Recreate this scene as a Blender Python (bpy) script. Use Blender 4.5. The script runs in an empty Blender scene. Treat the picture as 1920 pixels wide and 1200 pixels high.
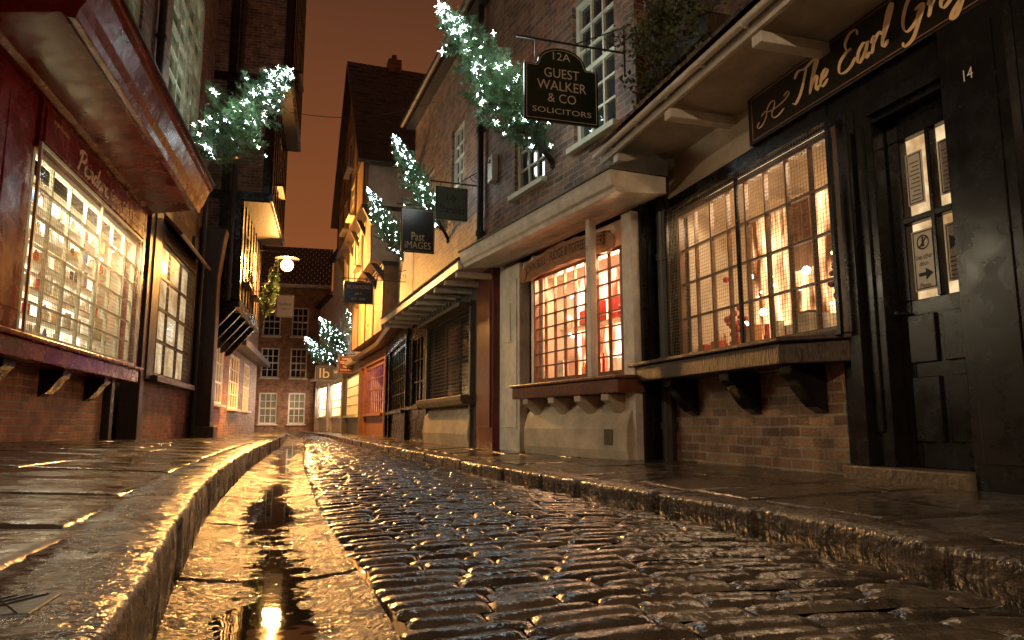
import bpy, math, random
from mathutils import Vector, Matrix, noise
random.seed(7)
SC=bpy.context.scene; COL=SC.collection
SC.view_settings.view_transform='Standard'; SC.view_settings.look='None'; SC.view_settings.exposure=0

# ------------------------------------------------------------------ materials
def newmat(name):
    m=bpy.data.materials.new(name); m.use_nodes=True
    nt=m.node_tree; nt.nodes.clear()
    o=nt.nodes.new("ShaderNodeOutputMaterial")
    return m,nt,o
def N(nt,t,**k):
    n=nt.nodes.new(t)
    for a,b in k.items(): setattr(n,a,b)
    return n
def surf(name,col,rough=.5,var=.35,scale=6,bump=.15,bscale=40,metal=0,island=0,r2=None,spec=.5,stretch=None,dist=.01):
    m,nt,o=newmat(name); L=nt.links.new
    p=N(nt,"ShaderNodeBsdfPrincipled"); L(p.outputs[0],o.inputs[0])
    tc=N(nt,"ShaderNodeTexCoord"); vec=tc.outputs["Object"]
    if stretch:
        mp=N(nt,"ShaderNodeMapping"); mp.inputs["Scale"].default_value=stretch; L(vec,mp.inputs[0]); vec=mp.outputs[0]
    n=N(nt,"ShaderNodeTexNoise"); n.inputs["Scale"].default_value=scale; n.inputs["Detail"].default_value=6; n.inputs["Roughness"].default_value=.65
    L(vec,n.inputs["Vector"])
    mr=N(nt,"ShaderNodeMapRange"); mr.inputs[1].default_value=.3; mr.inputs[2].default_value=.7
    mr.inputs[3].default_value=1-var; mr.inputs[4].default_value=1+var; L(n.outputs[0],mr.inputs[0])
    fac=mr.outputs[0]
    if island:
        g=N(nt,"ShaderNodeNewGeometry"); m2=N(nt,"ShaderNodeMapRange"); m2.inputs[3].default_value=1-island; m2.inputs[4].default_value=1+island
        L(g.outputs["Random Per Island"],m2.inputs[0]); mm=N(nt,"ShaderNodeMath",operation='MULTIPLY'); L(fac,mm.inputs[0]); L(m2.outputs[0],mm.inputs[1]); fac=mm.outputs[0]
    vm=N(nt,"ShaderNodeVectorMath",operation='SCALE'); vm.inputs[0].default_value=col; L(fac,vm.inputs["Scale"]); L(vm.outputs[0],p.inputs["Base Color"])
    p.inputs["Metallic"].default_value=metal; p.inputs["Specular IOR Level"].default_value=spec
    n2=N(nt,"ShaderNodeTexNoise"); n2.inputs["Scale"].default_value=bscale; n2.inputs["Detail"].default_value=4; L(vec,n2.inputs["Vector"])
    if r2 is None: p.inputs["Roughness"].default_value=rough
    else:
        m3=N(nt,"ShaderNodeMapRange"); m3.inputs[1].default_value=.38; m3.inputs[2].default_value=.62; m3.inputs[3].default_value=rough; m3.inputs[4].default_value=r2
        L(n.outputs[0],m3.inputs[0]); L(m3.outputs[0],p.inputs["Roughness"])
    b=N(nt,"ShaderNodeBump"); b.inputs["Strength"].default_value=min(1,bump*2); b.inputs["Distance"].default_value=dist; L(n2.outputs[0],b.inputs["Height"]); L(b.outputs[0],p.inputs["Normal"])
    return m
def brickmat(name,c1,c2,mort,rough=.55,bw=.225,rh=.075):
    m,nt,o=newmat(name); L=nt.links.new
    p=N(nt,"ShaderNodeBsdfPrincipled"); L(p.outputs[0],o.inputs[0])
    tc=N(nt,"ShaderNodeTexCoord"); s=N(nt,"ShaderNodeSeparateXYZ"); L(tc.outputs["Object"],s.inputs[0])
    a=N(nt,"ShaderNodeMath",operation='ADD'); L(s.outputs[0],a.inputs[0]); L(s.outputs[1],a.inputs[1])
    c=N(nt,"ShaderNodeCombineXYZ"); L(a.outputs[0],c.inputs[0]); L(s.outputs[2],c.inputs[1])
    wn=N(nt,"ShaderNodeTexNoise"); wn.inputs["Scale"].default_value=2.2; L(c.outputs[0],wn.inputs["Vector"])
    wv=N(nt,"ShaderNodeVectorMath",operation='SCALE'); wv.inputs["Scale"].default_value=.03; L(wn.outputs["Color"],wv.inputs[0])
    wa=N(nt,"ShaderNodeVectorMath",operation='ADD'); L(c.outputs[0],wa.inputs[0]); L(wv.outputs[0],wa.inputs[1])
    b=N(nt,"ShaderNodeTexBrick"); b.inputs["Scale"].default_value=1; b.inputs["Brick Width"].default_value=bw; b.inputs["Row Height"].default_value=rh
    b.inputs["Mortar Size"].default_value=.010; b.inputs["Mortar Smooth"].default_value=.25; b.inputs["Bias"].default_value=-.1
    b.inputs["Color1"].default_value=(*c1,1); b.inputs["Color2"].default_value=(*c2,1); b.inputs["Mortar"].default_value=(*mort,1)
    L(wa.outputs[0],b.inputs["Vector"])
    n=N(nt,"ShaderNodeTexNoise"); n.inputs["Scale"].default_value=3.5; n.inputs["Detail"].default_value=8; n.inputs["Roughness"].default_value=.7; L(tc.outputs["Object"],n.inputs["Vector"])
    mr=N(nt,"ShaderNodeMapRange"); mr.inputs[1].default_value=.3; mr.inputs[2].default_value=.7; mr.inputs[3].default_value=.3; mr.inputs[4].default_value=1.65; L(n.outputs[0],mr.inputs[0])
    vm=N(nt,"ShaderNodeVectorMath",operation='SCALE'); L(b.outputs["Color"],vm.inputs[0]); L(mr.outputs[0],vm.inputs["Scale"]); L(vm.outputs[0],p.inputs["Base Color"])
    p.inputs["Roughness"].default_value=rough
    n2=N(nt,"ShaderNodeTexNoise"); n2.inputs["Scale"].default_value=45; n2.inputs["Detail"].default_value=5; L(tc.outputs["Object"],n2.inputs["Vector"])
    h=N(nt,"ShaderNodeMath",operation='MULTIPLY_ADD'); h.inputs[1].default_value=-1.2; L(b.outputs["Fac"],h.inputs[0]); L(n2.outputs[0],h.inputs[2])
    bp=N(nt,"ShaderNodeBump"); bp.inputs["Strength"].default_value=.9; bp.inputs["Distance"].default_value=.015; L(h.outputs[0],bp.inputs["Height"]); L(bp.outputs[0],p.inputs["Normal"])
    return m
def glow(name,c1,c2,st,scale=3,lo=.35,hi=1.6,stretch=(1,1,1)):  # emission with bright patches painted in, standing in for lamplit surfaces
    m,nt,o=newmat(name); L=nt.links.new
    e=N(nt,"ShaderNodeEmission"); L(e.outputs[0],o.inputs[0])
    tc=N(nt,"ShaderNodeTexCoord"); mp=N(nt,"ShaderNodeMapping"); mp.inputs["Scale"].default_value=stretch; L(tc.outputs["Object"],mp.inputs[0])
    n=N(nt,"ShaderNodeTexNoise"); n.inputs["Scale"].default_value=scale; n.inputs["Detail"].default_value=4; L(mp.outputs[0],n.inputs["Vector"])
    mr=N(nt,"ShaderNodeMapRange"); mr.inputs[1].default_value=.38; mr.inputs[2].default_value=.64; L(n.outputs[0],mr.inputs[0])
    mx=N(nt,"ShaderNodeMix",data_type='RGBA'); mx.inputs[6].default_value=(*c1,1); mx.inputs[7].default_value=(*c2,1); L(mr.outputs[0],mx.inputs[0]); L(mx.outputs[2],e.inputs[0])
    m2=N(nt,"ShaderNodeMapRange"); m2.inputs[3].default_value=st*lo; m2.inputs[4].default_value=st*hi; L(mr.outputs[0],m2.inputs[0]); L(m2.outputs[0],e.inputs[1])
    return m
def bulbmat(name,col,st):
    m,nt,o=newmat(name); e=N(nt,"ShaderNodeEmission"); e.inputs[0].default_value=(*col,1); e.inputs[1].default_value=st; nt.links.new(e.outputs[0],o.inputs[0])
    m.cycles.emission_sampling='NONE'
    return m
def glassmat():
    m,nt,o=newmat("window_glass"); L=nt.links.new
    t=N(nt,"ShaderNodeBsdfTransparent"); t.inputs[0].default_value=(.97,.96,.95,1)
    g=N(nt,"ShaderNodeBsdfGlossy"); g.inputs["Roughness"].default_value=.03
    lw=N(nt,"ShaderNodeLayerWeight"); pw=N(nt,"ShaderNodeMath",operation='POWER'); pw.inputs[1].default_value=5; L(lw.outputs["Facing"],pw.inputs[0])
    ma=N(nt,"ShaderNodeMath",operation='MULTIPLY_ADD'); ma.inputs[1].default_value=.45; ma.inputs[2].default_value=.04; L(pw.outputs[0],ma.inputs[0])
    mx=N(nt,"ShaderNodeMixShader"); L(ma.outputs[0],mx.inputs[0]); L(t.outputs[0],mx.inputs[1]); L(g.outputs[0],mx.inputs[2]); L(mx.outputs[0],o.inputs[0]); return m
def watermat():
    m,nt,o=newmat("rain_water"); L=nt.links.new
    p=N(nt,"ShaderNodeBsdfPrincipled"); L(p.outputs[0],o.inputs[0])
    p.inputs["Base Color"].default_value=(.016,.014,.008,1); p.inputs["Roughness"].default_value=.025; p.inputs["Specular IOR Level"].default_value=.6
    tc=N(nt,"ShaderNodeTexCoord"); n=N(nt,"ShaderNodeTexNoise"); n.inputs["Scale"].default_value=7; n.inputs["Detail"].default_value=2; L(tc.outputs["Object"],n.inputs["Vector"])
    b=N(nt,"ShaderNodeBump"); b.inputs["Strength"].default_value=.08; b.inputs["Distance"].default_value=.01; L(n.outputs[0],b.inputs["Height"]); L(b.outputs[0],p.inputs["Normal"]); return m

BRICK_D=brickmat("dark_brick",(.29,.15,.085),(.085,.048,.034),(.27,.215,.155))
BRICK_R=brickmat("red_brick",(.40,.13,.06),(.16,.06,.04),(.28,.22,.15))
BRICK_B=brickmat("buff_brick",(.38,.23,.13),(.15,.075,.05),(.34,.28,.2))
BLACK=surf("black_gloss_paint",(.009,.0075,.007),.2,.25,5,.07,16,r2=.32,dist=.005,spec=.34)
BLACKM=surf("black_iron",(.02,.02,.02),.4,.3,10,.1,60)
TIMBER=surf("dark_timber",(.05,.032,.022),.32,.5,4,.5,14,r2=.55,stretch=(6,6,1))
DARKWALL=surf("dark_infill",(.022,.016,.013),.6,.4,4,.4,12)
FRAME=surf("varnished_frame",(.14,.07,.03),.35,.4,4,.3,14)
WIRE=surf("grille_wire",(.22,.19,.14),.35,.2,4,.05,14,metal=.5)
RED=surf("red_gloss_paint",(.19,.009,.007),.15,.3,3,.12,12,r2=.34)
MAROON=surf("maroon_paint",(.13,.028,.018),.3,.3,4,.2,20)
BROWNRED=surf("brown_red_paint",(.16,.06,.035),.3,.4,5,.3,20)
CREAM=surf("cream_plaster",(.52,.44,.33),.7,.28,3,.45,9)
OCHRE=surf("ochre_plaster",(.27,.17,.085),.7,.4,2.5,.45,9)
WHITE=surf("white_paint",(.68,.64,.56),.4,.25,5,.2,25)
CREAMP=surf("cream_paint",(.62,.6,.44),.4,.15,5,.15,25)
GREY=surf("grey_paint",(.10,.10,.09),.4,.25,5,.15,25)
SIGNGRN=surf("sign_green",(.008,.024,.011),.3,.2,5,.05,25)
SIGNBLK=surf("sign_black",(.014,.011,.009),.3,.3,5,.08,25)
SIGNGREY=surf("sign_pale_green",(.1,.14,.09),.5,.25,6,.1,25)
WOOD=surf("varnished_board",(.36,.17,.08),.4,.4,6,.3,20,stretch=(1,1,8))
ORANGEP=surf("orange_brown_paint",(.14,.06,.028),.4,.3,6,.15,25)
PAPER=surf("paper",(.7,.66,.55),.7,.06,4,.02,20)
GOLD=surf("gold_lettering",(.95,.66,.34),.35,.1,8,.02,30,spec=.6)
DULLGOLD=surf("dull_gold_lettering",(.42,.28,.12),.5,.1,8,.02,30)
IVORY=surf("ivory_lettering",(.85,.83,.68),.5,.05,8,.02,30)
INK=surf("ink",(.02,.02,.018),.6,.1,8,.0,30)
GREENINK=surf("green_ink",(.018,.045,.02),.6,.1,8,.0,30)
TILE=surf("roof_tile",(.04,.028,.025),.42,.5,9,.6,22,island=.35)
LEAD=surf("lead_sheet",(.1,.1,.09),.35,.3,4,.3,12)
STONE=surf("worn_stone",(.10,.08,.055),.35,.4,7,.5,30,r2=.6)
SETT=surf("wet_sett_stone",(.05,.04,.029),.07,.5,7,.45,30,island=.55,r2=.32,spec=1,dist=.008)
SLAB=surf("wet_paving_slab",(.058,.045,.032),.08,.5,3.2,.4,12,island=.35,r2=.36,spec=.8,dist=.010)
KERB=surf("wet_kerb_stone",(.055,.042,.03),.1,.5,8,.7,30,island=.3,r2=.38,spec=.8,dist=.013)
GUT=surf("wet_gritty_channel",(.065,.048,.03),.12,.5,5,.5,80,r2=.36,spec=.85,dist=.03)
MUD=surf("wet_joint_grit",(.018,.015,.012),.25,.5,12,.5,60,spec=.6)
EARTH=surf("dark_ground",(.03,.026,.02),.8,.3,.5,.2,6)
NEEDLE=surf("spruce_needles",(.06,.125,.045),.45,.5,6,.1,30,island=.6)
LEAF=surf("ivy_leaves",(.06,.085,.022),.45,.5,6,.1,30,island=.6)
BARK=surf("bark",(.08,.05,.03),.8,.3,20,.4,30)
GLASS=glassmat(); WATER=watermat()
DARKPANE=surf("dark_pane",(.025,.03,.032),.04,.5,1.5,.05,3,spec=1)
CURTAIN=surf("curtained_pane",(.2,.21,.14),.08,.5,1.5,.05,3,spec=1)
GOODS=[surf("goods_red",(.5,.04,.03),.5),surf("goods_cream",(.7,.6,.4),.5),surf("goods_blue",(.08,.16,.35),.5),surf("goods_dark",(.06,.04,.03),.5),surf("goods_amber",(.6,.28,.06),.4),surf("goods_white",(.8,.78,.7),.5)]

# ------------------------------------------------------------------ mesh builder
class M:
    def __init__(s): s.v=[];s.f=[];s.mi=[];s.cur=0
    def add(s,vs,fs):
        n=len(s.v); s.v+=[tuple(v) for v in vs]
        for f in fs: s.f.append([n+i for i in f]); s.mi.append(s.cur)
    def box(s,x0,x1,y0,y1,z0,z1):
        x0,x1=min(x0,x1),max(x0,x1);y0,y1=min(y0,y1),max(y0,y1);z0,z1=min(z0,z1),max(z0,z1)
        s.add([(x0,y0,z0),(x1,y0,z0),(x1,y1,z0),(x0,y1,z0),(x0,y0,z1),(x1,y0,z1),(x1,y1,z1),(x0,y1,z1)],
              [(0,3,2,1),(4,5,6,7),(0,1,5,4),(1,2,6,5),(2,3,7,6),(3,0,4,7)])
    def ext(s,poly,a,b,axis):
        def mk(p,q,t):
            return {'x':(t,p,q),'y':(p,t,q),'z':(p,q,t)}[axis]
        ar=sum(poly[i][0]*poly[(i+1)%len(poly)][1]-poly[(i+1)%len(poly)][0]*poly[i][1] for i in range(len(poly)))
        if (ar<0)!=(axis=='y'): poly=poly[::-1]
        n=len(poly); a,b=min(a,b),max(a,b)
        vs=[mk(p,q,a) for p,q in poly]+[mk(p,q,b) for p,q in poly]
        fs=[tuple(range(n))[::-1],tuple(range(n,2*n))]+[(i,(i+1)%n,n+(i+1)%n,n+i) for i in range(n)]
        s.add(vs,fs)
    def cyl(s,p0,p1,r0,r1=None,n=8):
        r1=r0 if r1 is None else r1
        p0=Vector(p0);p1=Vector(p1);d=(p1-p0).normalized()
        u=d.cross(Vector((0,0,1)));
        if u.length<.01: u=d.cross(Vector((1,0,0)))
        u.normalize();w=d.cross(u)
        vs=[]
        for p,r in((p0,r0),(p1,r1)):
            for i in range(n):
                t=2*math.pi*i/n; vs.append(p+u*math.cos(t)*r+w*math.sin(t)*r)
        s.add(vs,[(i,(i+1)%n,n+(i+1)%n,n+i) for i in range(n)]+[tuple(range(n))[::-1],tuple(range(n,2*n))])
    def tube(s,pts,r,n=6):
        for a,b in zip(pts[:-1],pts[1:]): s.cyl(a,b,r,r,n)
    def sphere(s,c,r,n=10,m=7):
        vs=[];fs=[]
        for j in range(m+1):
            ph=math.pi*j/m
            for i in range(n):
                t=2*math.pi*i/n; vs.append((c[0]+r*math.sin(ph)*math.cos(t),c[1]+r*math.sin(ph)*math.sin(t),c[2]+r*math.cos(ph)))
        for j in range(m):
            for i in range(n): fs.append((j*n+i,(j+1)*n+i,(j+1)*n+(i+1)%n,j*n+(i+1)%n))
        s.add(vs,fs)
    def wall(s,s0,s1,z0,z1,ops,y0=-.25,y1=0):
        xs=sorted(set([s0,s1]+[c for o in ops for c in o[:2] if s0<c<s1])); zs=sorted(set([z0,z1]+[c for o in ops for c in o[2:4] if z0<c<z1]))
        for a,b in zip(xs[:-1],xs[1:]):
            for c,d in zip(zs[:-1],zs[1:]):
                mx,mz=(a+b)/2,(c+d)/2
                if any(o[0]<mx<o[1] and o[2]<mz<o[3] for o in ops): continue
                s.box(a,b,y0,y1,c,d)
    def obj(s,name,parent=None,mats=None,bevel=0,smooth=False,kind=None,label=None):
        me=bpy.data.meshes.new(name); me.from_pydata(s.v,[],s.f)
        mats=mats if isinstance(mats,list) else [mats]
        for m in mats: me.materials.append(m)
        if len(mats)>1:
            for p,i in zip(me.polygons,s.mi): p.material_index=i
        if smooth:
            for p in me.polygons: p.use_smooth=True
        me.update()
        o=bpy.data.objects.new(name,me); COL.objects.link(o)
        if parent: o.parent=parent
        if bevel:
            b=o.modifiers.new("b",'BEVEL'); b.width=bevel; b.segments=2; b.limit_method='ANGLE'
        if kind: o["kind"]=kind
        if label: o["label"]=label
        return o
def thing(name,label,cat,A=(0,0),B=None,z=0,group=None,xdir=None):
    e=bpy.data.objects.new(name,None); e.empty_display_size=.2; COL.objects.link(e)
    if B is not None: xdir=(B[0]-A[0],B[1]-A[1])
    ang=math.atan2(xdir[1],xdir[0]) if xdir else 0
    e.location=(A[0],A[1],z); e.rotation_euler=(0,0,ang)
    e["label"]=label; e["category"]=cat
    if group: e["group"]=group
    return e
def textmesh(body,w,h,shear=0):
    c=bpy.data.curves.new("t","FONT"); c.body=body; c.size=1; c.shear=shear; c.align_x='CENTER'; c.extrude=0; c.resolution_u=3
    o=bpy.data.objects.new("t",c); COL.objects.link(o)
    bpy.context.view_layer.update()
    me=bpy.data.meshes.new_from_object(o.evaluated_get(bpy.context.evaluated_depsgraph_get()))
    bpy.data.objects.remove(o)
    xs=[v.co.x for v in me.vertices]; ys=[v.co.y for v in me.vertices]
    return [(v.co.x-(min(xs)+max(xs))/2)*w/(max(xs)-min(xs)) for v in me.vertices],[(v.co.y-(min(ys)+max(ys))/2)*h/(max(ys)-min(ys)) for v in me.vertices],[list(p.vertices) for p in me.polygons]
def lettering(parent,body,cx,cz,y,w,h,mat,mode='wall',shear=0,name="lettering",curve=0):
    X,Z,F=textmesh(body,w,h,shear); m=M()
    if mode=='wall': m.add([(cx-a,y,cz+b-curve*(a/w*2)**2) for a,b in zip(X,Z)],F)
    else: m.add([(cx+a,y,cz+b-curve*(a/w*2)**2) for a,b in zip(X,Z)],F)
    return m.obj(name,parent,mat)
GL={'T':(.72,[[(.02,.8),(.15,.97),(.45,.92),(.8,1.02)],[(.5,.94),(.46,.6),(.36,.2),(.2,.0),(.04,.08)]]),
'h':(.42,[[(.06,0),(.12,.5),(.24,.92),(.2,1.02),(.12,.85),(.06,.3),(.05,0)],[(.06,.2),(.18,.44),(.28,.4),(.27,.12),(.33,0),(.42,.1)]]),
'e':(.32,[[(.02,.2),(.18,.26),(.25,.38),(.16,.46),(.05,.34),(.04,.1),(.14,0),(.32,.12)]]),
'E':(.66,[[(.6,.82),(.52,1.0),(.3,1.0),(.19,.8),(.28,.58),(.42,.55),(.24,.52),(.06,.33),(.1,.06),(.3,-.02),(.5,.05),(.62,.22)]]),
'a':(.44,[[(.3,.4),(.18,.46),(.05,.3),(.06,.05),(.16,0),(.28,.18),(.33,.44),(.3,.1),(.36,0),(.45,.1)]]),
'r':(.34,[[(.0,.32),(.1,.45),(.1,.2),(.08,0)],[(.09,.22),(.18,.42),(.28,.46),(.33,.36)]]),
'l':(.25,[[(.02,.12),(.16,.55),(.23,.95),(.17,1.02),(.09,.8),(.05,.15),(.12,0),(.24,.1)]]),
'G':(.72,[[(.62,.8),(.54,1.0),(.32,1.0),(.1,.7),(.06,.28),(.2,0),(.42,.08),(.54,.4)],[(.36,.42),(.6,.44),(.54,.1),(.42,-.28),(.2,-.36),(.12,-.22)]]),
'y':(.42,[[(.04,.44),(.05,.14),(.14,.02),(.26,.15),(.33,.44)],[(.33,.44),(.28,0),(.18,-.36),(.04,-.4),(.08,-.22),(.4,.1)]]),
'P':(.62,[[(.02,.0),(.14,.02),(.2,.5),(.26,.95)],[(.0,.72),(.12,.94),(.42,1.02),(.6,.82),(.48,.55),(.22,.5)]]),
'n':(.44,[[(.0,.32),(.1,.45),(.1,.2),(.08,0)],[(.09,.2),(.2,.44),(.3,.42),(.29,.12),(.35,0),(.44,.1)]]),
'd':(.47,[[(.3,.4),(.18,.46),(.05,.3),(.06,.05),(.16,0),(.3,.2)],[(.4,1.02),(.33,.4),(.31,.08),(.38,0),(.47,.1)]]),
'o':(.36,[[(.18,.46),(.05,.33),(.05,.1),(.16,0),(.28,.1),(.3,.33),(.18,.46),(.3,.38),(.37,.36)]]),
' ':(.32,[]),
'~':(1.1,[[(.06,.3),(.0,.15),(.08,.02),(.22,.08),(.3,.35),(.28,.68),(.36,.88),(.5,.86),(.55,.62),(.52,.3),(.62,.08),(.8,.04),(.98,.2)],[(.08,.5),(.2,.62),(.4,.5),(.7,.48),(.95,.58),(1.05,.75),(.96,.86),(.85,.76)]])}
def script_lettering(parent,text,x0,z0,y,w,h,mat,slope=0,bold=1):
    tot=sum(GL[c][0] for c in text); m=M(); px=0
    sx=w/tot
    for c in text:
        adv,strokes=GL[c]
        for st in strokes:
            pts=[]
            P=[st[0]]+st+[st[-1]]
            for i in range(1,len(P)-2):
                for k in range(7):
                    t=k/7; a,b,cc,d=P[i-1],P[i],P[i+1],P[i+2]
                    f=lambda j:.5*((2*b[j])+(-a[j]+cc[j])*t+(2*a[j]-5*b[j]+4*cc[j]-d[j])*t*t+(-a[j]+3*b[j]-3*cc[j]+d[j])*t**3)
                    pts.append((f(0),f(1)))
            pts.append(st[-1])
            Q=[((px+p[0]+p[1]*.22)*sx, p[1]*h) for p in pts]
            vs=[]
            for i,q in enumerate(Q):
                a=Q[max(0,i-1)];b=Q[min(len(Q)-1,i+1)];dx,dz=b[0]-a[0],b[1]-a[1];l=math.hypot(dx,dz) or 1;dx/=l;dz/=l
                wd=bold*h*(.018+.06*abs(dx*math.sin(.7)+dz*math.cos(.7))**1.5)*min(1,.35+min(i,len(Q)-1-i)*.25)
                for sg in(1,-1): vs.append((x0-(q[0]-dz*wd*sg),y,z0+q[1]+dx*wd*sg+slope*q[0]))
            m.add(vs,[(2*i,2*i+1,2*i+3,2*i+2) for i in range(len(Q)-1)])
        px+=adv
    return m.obj("lettering",parent,mat)

def window(par,s0,s1,z0,z1,y,cols,rows,fm=WHITE,gm=DARKPANE,fw=.05,bar=.022,dep=.05,sill=True,name="window",sash=False,sm=None):
    m=M(); yb=y-dep
    m.box(s0,s0+fw,yb,y,z0,z1);m.box(s1-fw,s1,yb,y,z0,z1);m.box(s0+fw,s1-fw,yb,y,z0,z0+fw);m.box(s0+fw,s1-fw,yb,y,z1-fw,z1)
    a,b,c,d=s0+fw,s1-fw,z0+fw,z1-fw
    for i in range(1,cols): x=a+(b-a)*i/cols; m.box(x-bar/2,x+bar/2,yb+.004,y-.012,c,d)
    for j in range(1,rows):
        z=c+(d-c)*j/rows; t=bar*(2 if sash and j==rows//2 else 1); m.box(a,b,yb+.006,y-(.004 if t>bar else .014),z-t/2,z+t/2)
    w=m.obj(name,par,fm)
    g=M(); yy=yb+.015; g.add([(a-.01,yy,c-.01),(b+.01,yy,c-.01),(b+.01,yy,d+.01),(a-.01,yy,d+.01)],[(3,2,1,0)]); g.obj("glass_pane",w,gm)
    if sill:
        k=M(); k.box(s0-.06,s1+.06,y-.05,y+.13,z0-.07,z0-.002); k.obj("sill",w,sm or fm,bevel=.008)
    return w
def display(par,s0,s1,z0,z1,yf,depth,back,shelves=3,n=60,light=None,col=(1,.6,.3),big=.12,seed=1,weights=(1,1,1,1,1,1),tilt=35):
    rnd=random.Random(seed)
    m=M(); yb=yf-depth
    m.box(s0,s1,yb-.02,yb,z0,z1); m.obj("glowing_backdrop",par,back)  # back panel emits by itself in place of a lamplit shop wall
    f=M(); f.box(s0,s1,yb,yf-.06,z0-.03,z0); f.box(s0,s1,yb,yf-.06,z1,z1+.03); f.box(s0-.03,s0,yb,yf-.06,z0,z1); f.box(s1,s1+.03,yb,yf-.06,z0,z1)
    for k in range(1,shelves): z=z0+(z1-z0)*k/shelves; f.box(s0,s1,yb,yb+depth*.4,z-.008,z+.008)
    f.obj("display_shelves",par,CREAM)
    g=M()
    for i in range(n):
        x=rnd.uniform(s0+.05,s1-.05); k=rnd.randrange(max(1,shelves)); z=z0+(z1-z0)*k/max(1,shelves)+.013; g.cur=rnd.choices(range(6),weights)[0]
        w=rnd.uniform(.3,1)*big/2; h=rnd.uniform(.5,1.3)*big*1.5; yy=rnd.uniform(yb+.06,yb+depth*.4 if k else yf-.12); h=min(h,(z1-z0)/max(1,shelves)-.05)
        if rnd.random()<.5: g.box(x-w,x+w,yy-w*.6,yy+w*.6,z,z+h)
        else:
            g.cyl((x,yy,z),(x,yy,z+h*.7),w*.7,w*.7,8); g.cyl((x,yy,z+h*.7),(x,yy,z+h),w*.6,w*.25,8)
    o=g.obj("display_goods",par,GOODS,kind="stuff")
    if light:
        l=bpy.data.lights.new("shop_light",'AREA'); l.shape='RECTANGLE'; l.size=(s1-s0)*.8; l.size_y=.25; l.energy=light; l.color=col
        lo=bpy.data.objects.new("shop_light",l); COL.objects.link(lo); lo.parent=par; lo.location=((s0+s1)/2,yf-.16,z1-.05)
        lo.rotation_euler=(math.radians(tilt),0,0)
def grille(par,s0,s1,z0,z1,y,step,t=.003,fr=.02,name="wire_grille",posts=(),mat=None,fmat=None):
    m=M(); 
    n=int((s1-s0)/step); k=int((z1-z0)/step)
    for i in range(1,n): x=s0+(s1-s0)*i/n; m.box(x-t/2,x+t/2,y-t,y,z0,z1)
    for j in range(1,k): z=z0+(z1-z0)*j/k; m.box(s0,s1,y+.001,y+t+.001,z-t/2,z+t/2)
    m.cur=1
    for x in (s0,s1)+tuple(posts): m.box(x-fr/2,x+fr/2,y-.012,y+.012,z0-fr/2,z1+fr/2)
    m.box(s0,s1,y-.01,y+.01,z0-fr/2,z0+fr/2); m.box(s0,s1,y-.01,y+.01,z1-fr/2,z1+fr/2)
    return m.obj(name,par,[mat or BLACKM,fmat or mat or BLACKM])
def corbel(par,x,w,y1,z0,z1,mat):
    m=M(); P=[(0,z1),(y1,z1),(y1,z1-.06)]
    for i in range(1,7): t=i/6; P.append((y1*(1-t)**.6*.9 if t<1 else 0.0,z1-.06-(z1-.06-z0)*t))
    m.ext(P,x-w/2,x+w/2,'x'); m.obj("corbel",par,mat,bevel=.008)
def tiles(m,s0,s1,y0,z0,y1,z1,tw=.17,tl=.2,jit=.006,seed=3):
    rnd=random.Random(seed); L=math.hypot(y1-y0,z1-z0); n=max(1,int(L/tl)); dy,dz=(y1-y0)/L,(z1-z0)/L; ny,nz=dz,-dy
    if nz<0: ny,nz=-ny,-nz
    for j in range(n):
        a=j*L/n; off=(j%2)*tw/2; x=s0-off
        while x<s1:
            xa,xb=max(x,s0),min(x+tw*.97,s1)
            if xb-xa>.02:
                k=rnd.uniform(0,jit); t1=.022+k
                p=[(y0+dy*a+ny*t1,z0+dz*a+nz*t1),(y0+dy*(a+L/n+.03)+ny*.008,z0+dz*(a+L/n+.03)+nz*.008),(y0+dy*a,z0+dz*a)]
                m.ext(p,xa,xb,'x')
            x+=tw
def pipe(par,x,y,z0,z1,r=.045,name="downpipe",mat=None):
    m=M(); m.cyl((x,y,z0),(x,y,z1),r,r,10); z=z0+.3
    while z<z1: m.cyl((x,y,z),(x,y,z+.07),r*1.35,r*1.35,10); m.box(x-.02,x+.02,y-.1,y,z+.02,z+.05); z+=1.6
    return m.obj(name,par,mat or BLACKM)

# ------------------------------------------------------------------ street plan
def interp(P):
    def f(y):
        if y<=P[0][1]: return P[0][0]
        for a,b in zip(P[:-1],P[1:]):
            if y<=b[1]:
                t=(y-a[1])/(b[1]-a[1]); return a[0]+(b[0]-a[0])*t
        return P[-1][0]
    return f
def smooth(f,w): return lambda y: sum(f(y+w*k) for k in (-1,-.5,0,.5,1))/5
KR=smooth(interp([(1.82,-2),(1.80,1.6),(1.84,2.4),(1.8,3.1),(1.6,4.4),(1.36,6.6),(1.08,10.6),(.5,17.2),(.1,24),(-.6,31),(-1.5,38)]),.6)
KL=smooth(interp([(-.18,-2),(-.22,.6),(-.26,1.1),(-.31,1.56),(-.41,2.29),(-.56,3.91),(-.73,7.32),(-.95,15.7),(-1.2,22),(-1.8,30),(-2.6,38)]),.4)
CL=smooth(interp([(.36,-2),(.15,1.61),(-.04,3.77),(-.28,8.28),(-.66,20.6),(-1.4,30),(-2.3,38)]),.4)
WR=interp([(3.32,-3),(3.28,2),(3.12,6.29),(2.85,6.3),(2.2,9.3),(1.58,15.07),(1.5,20),(.5,30),(-.7,38)])
def ZWL(y): return .30 if y<7 else max(.15,.30-.15*(y-7)/9)
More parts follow.
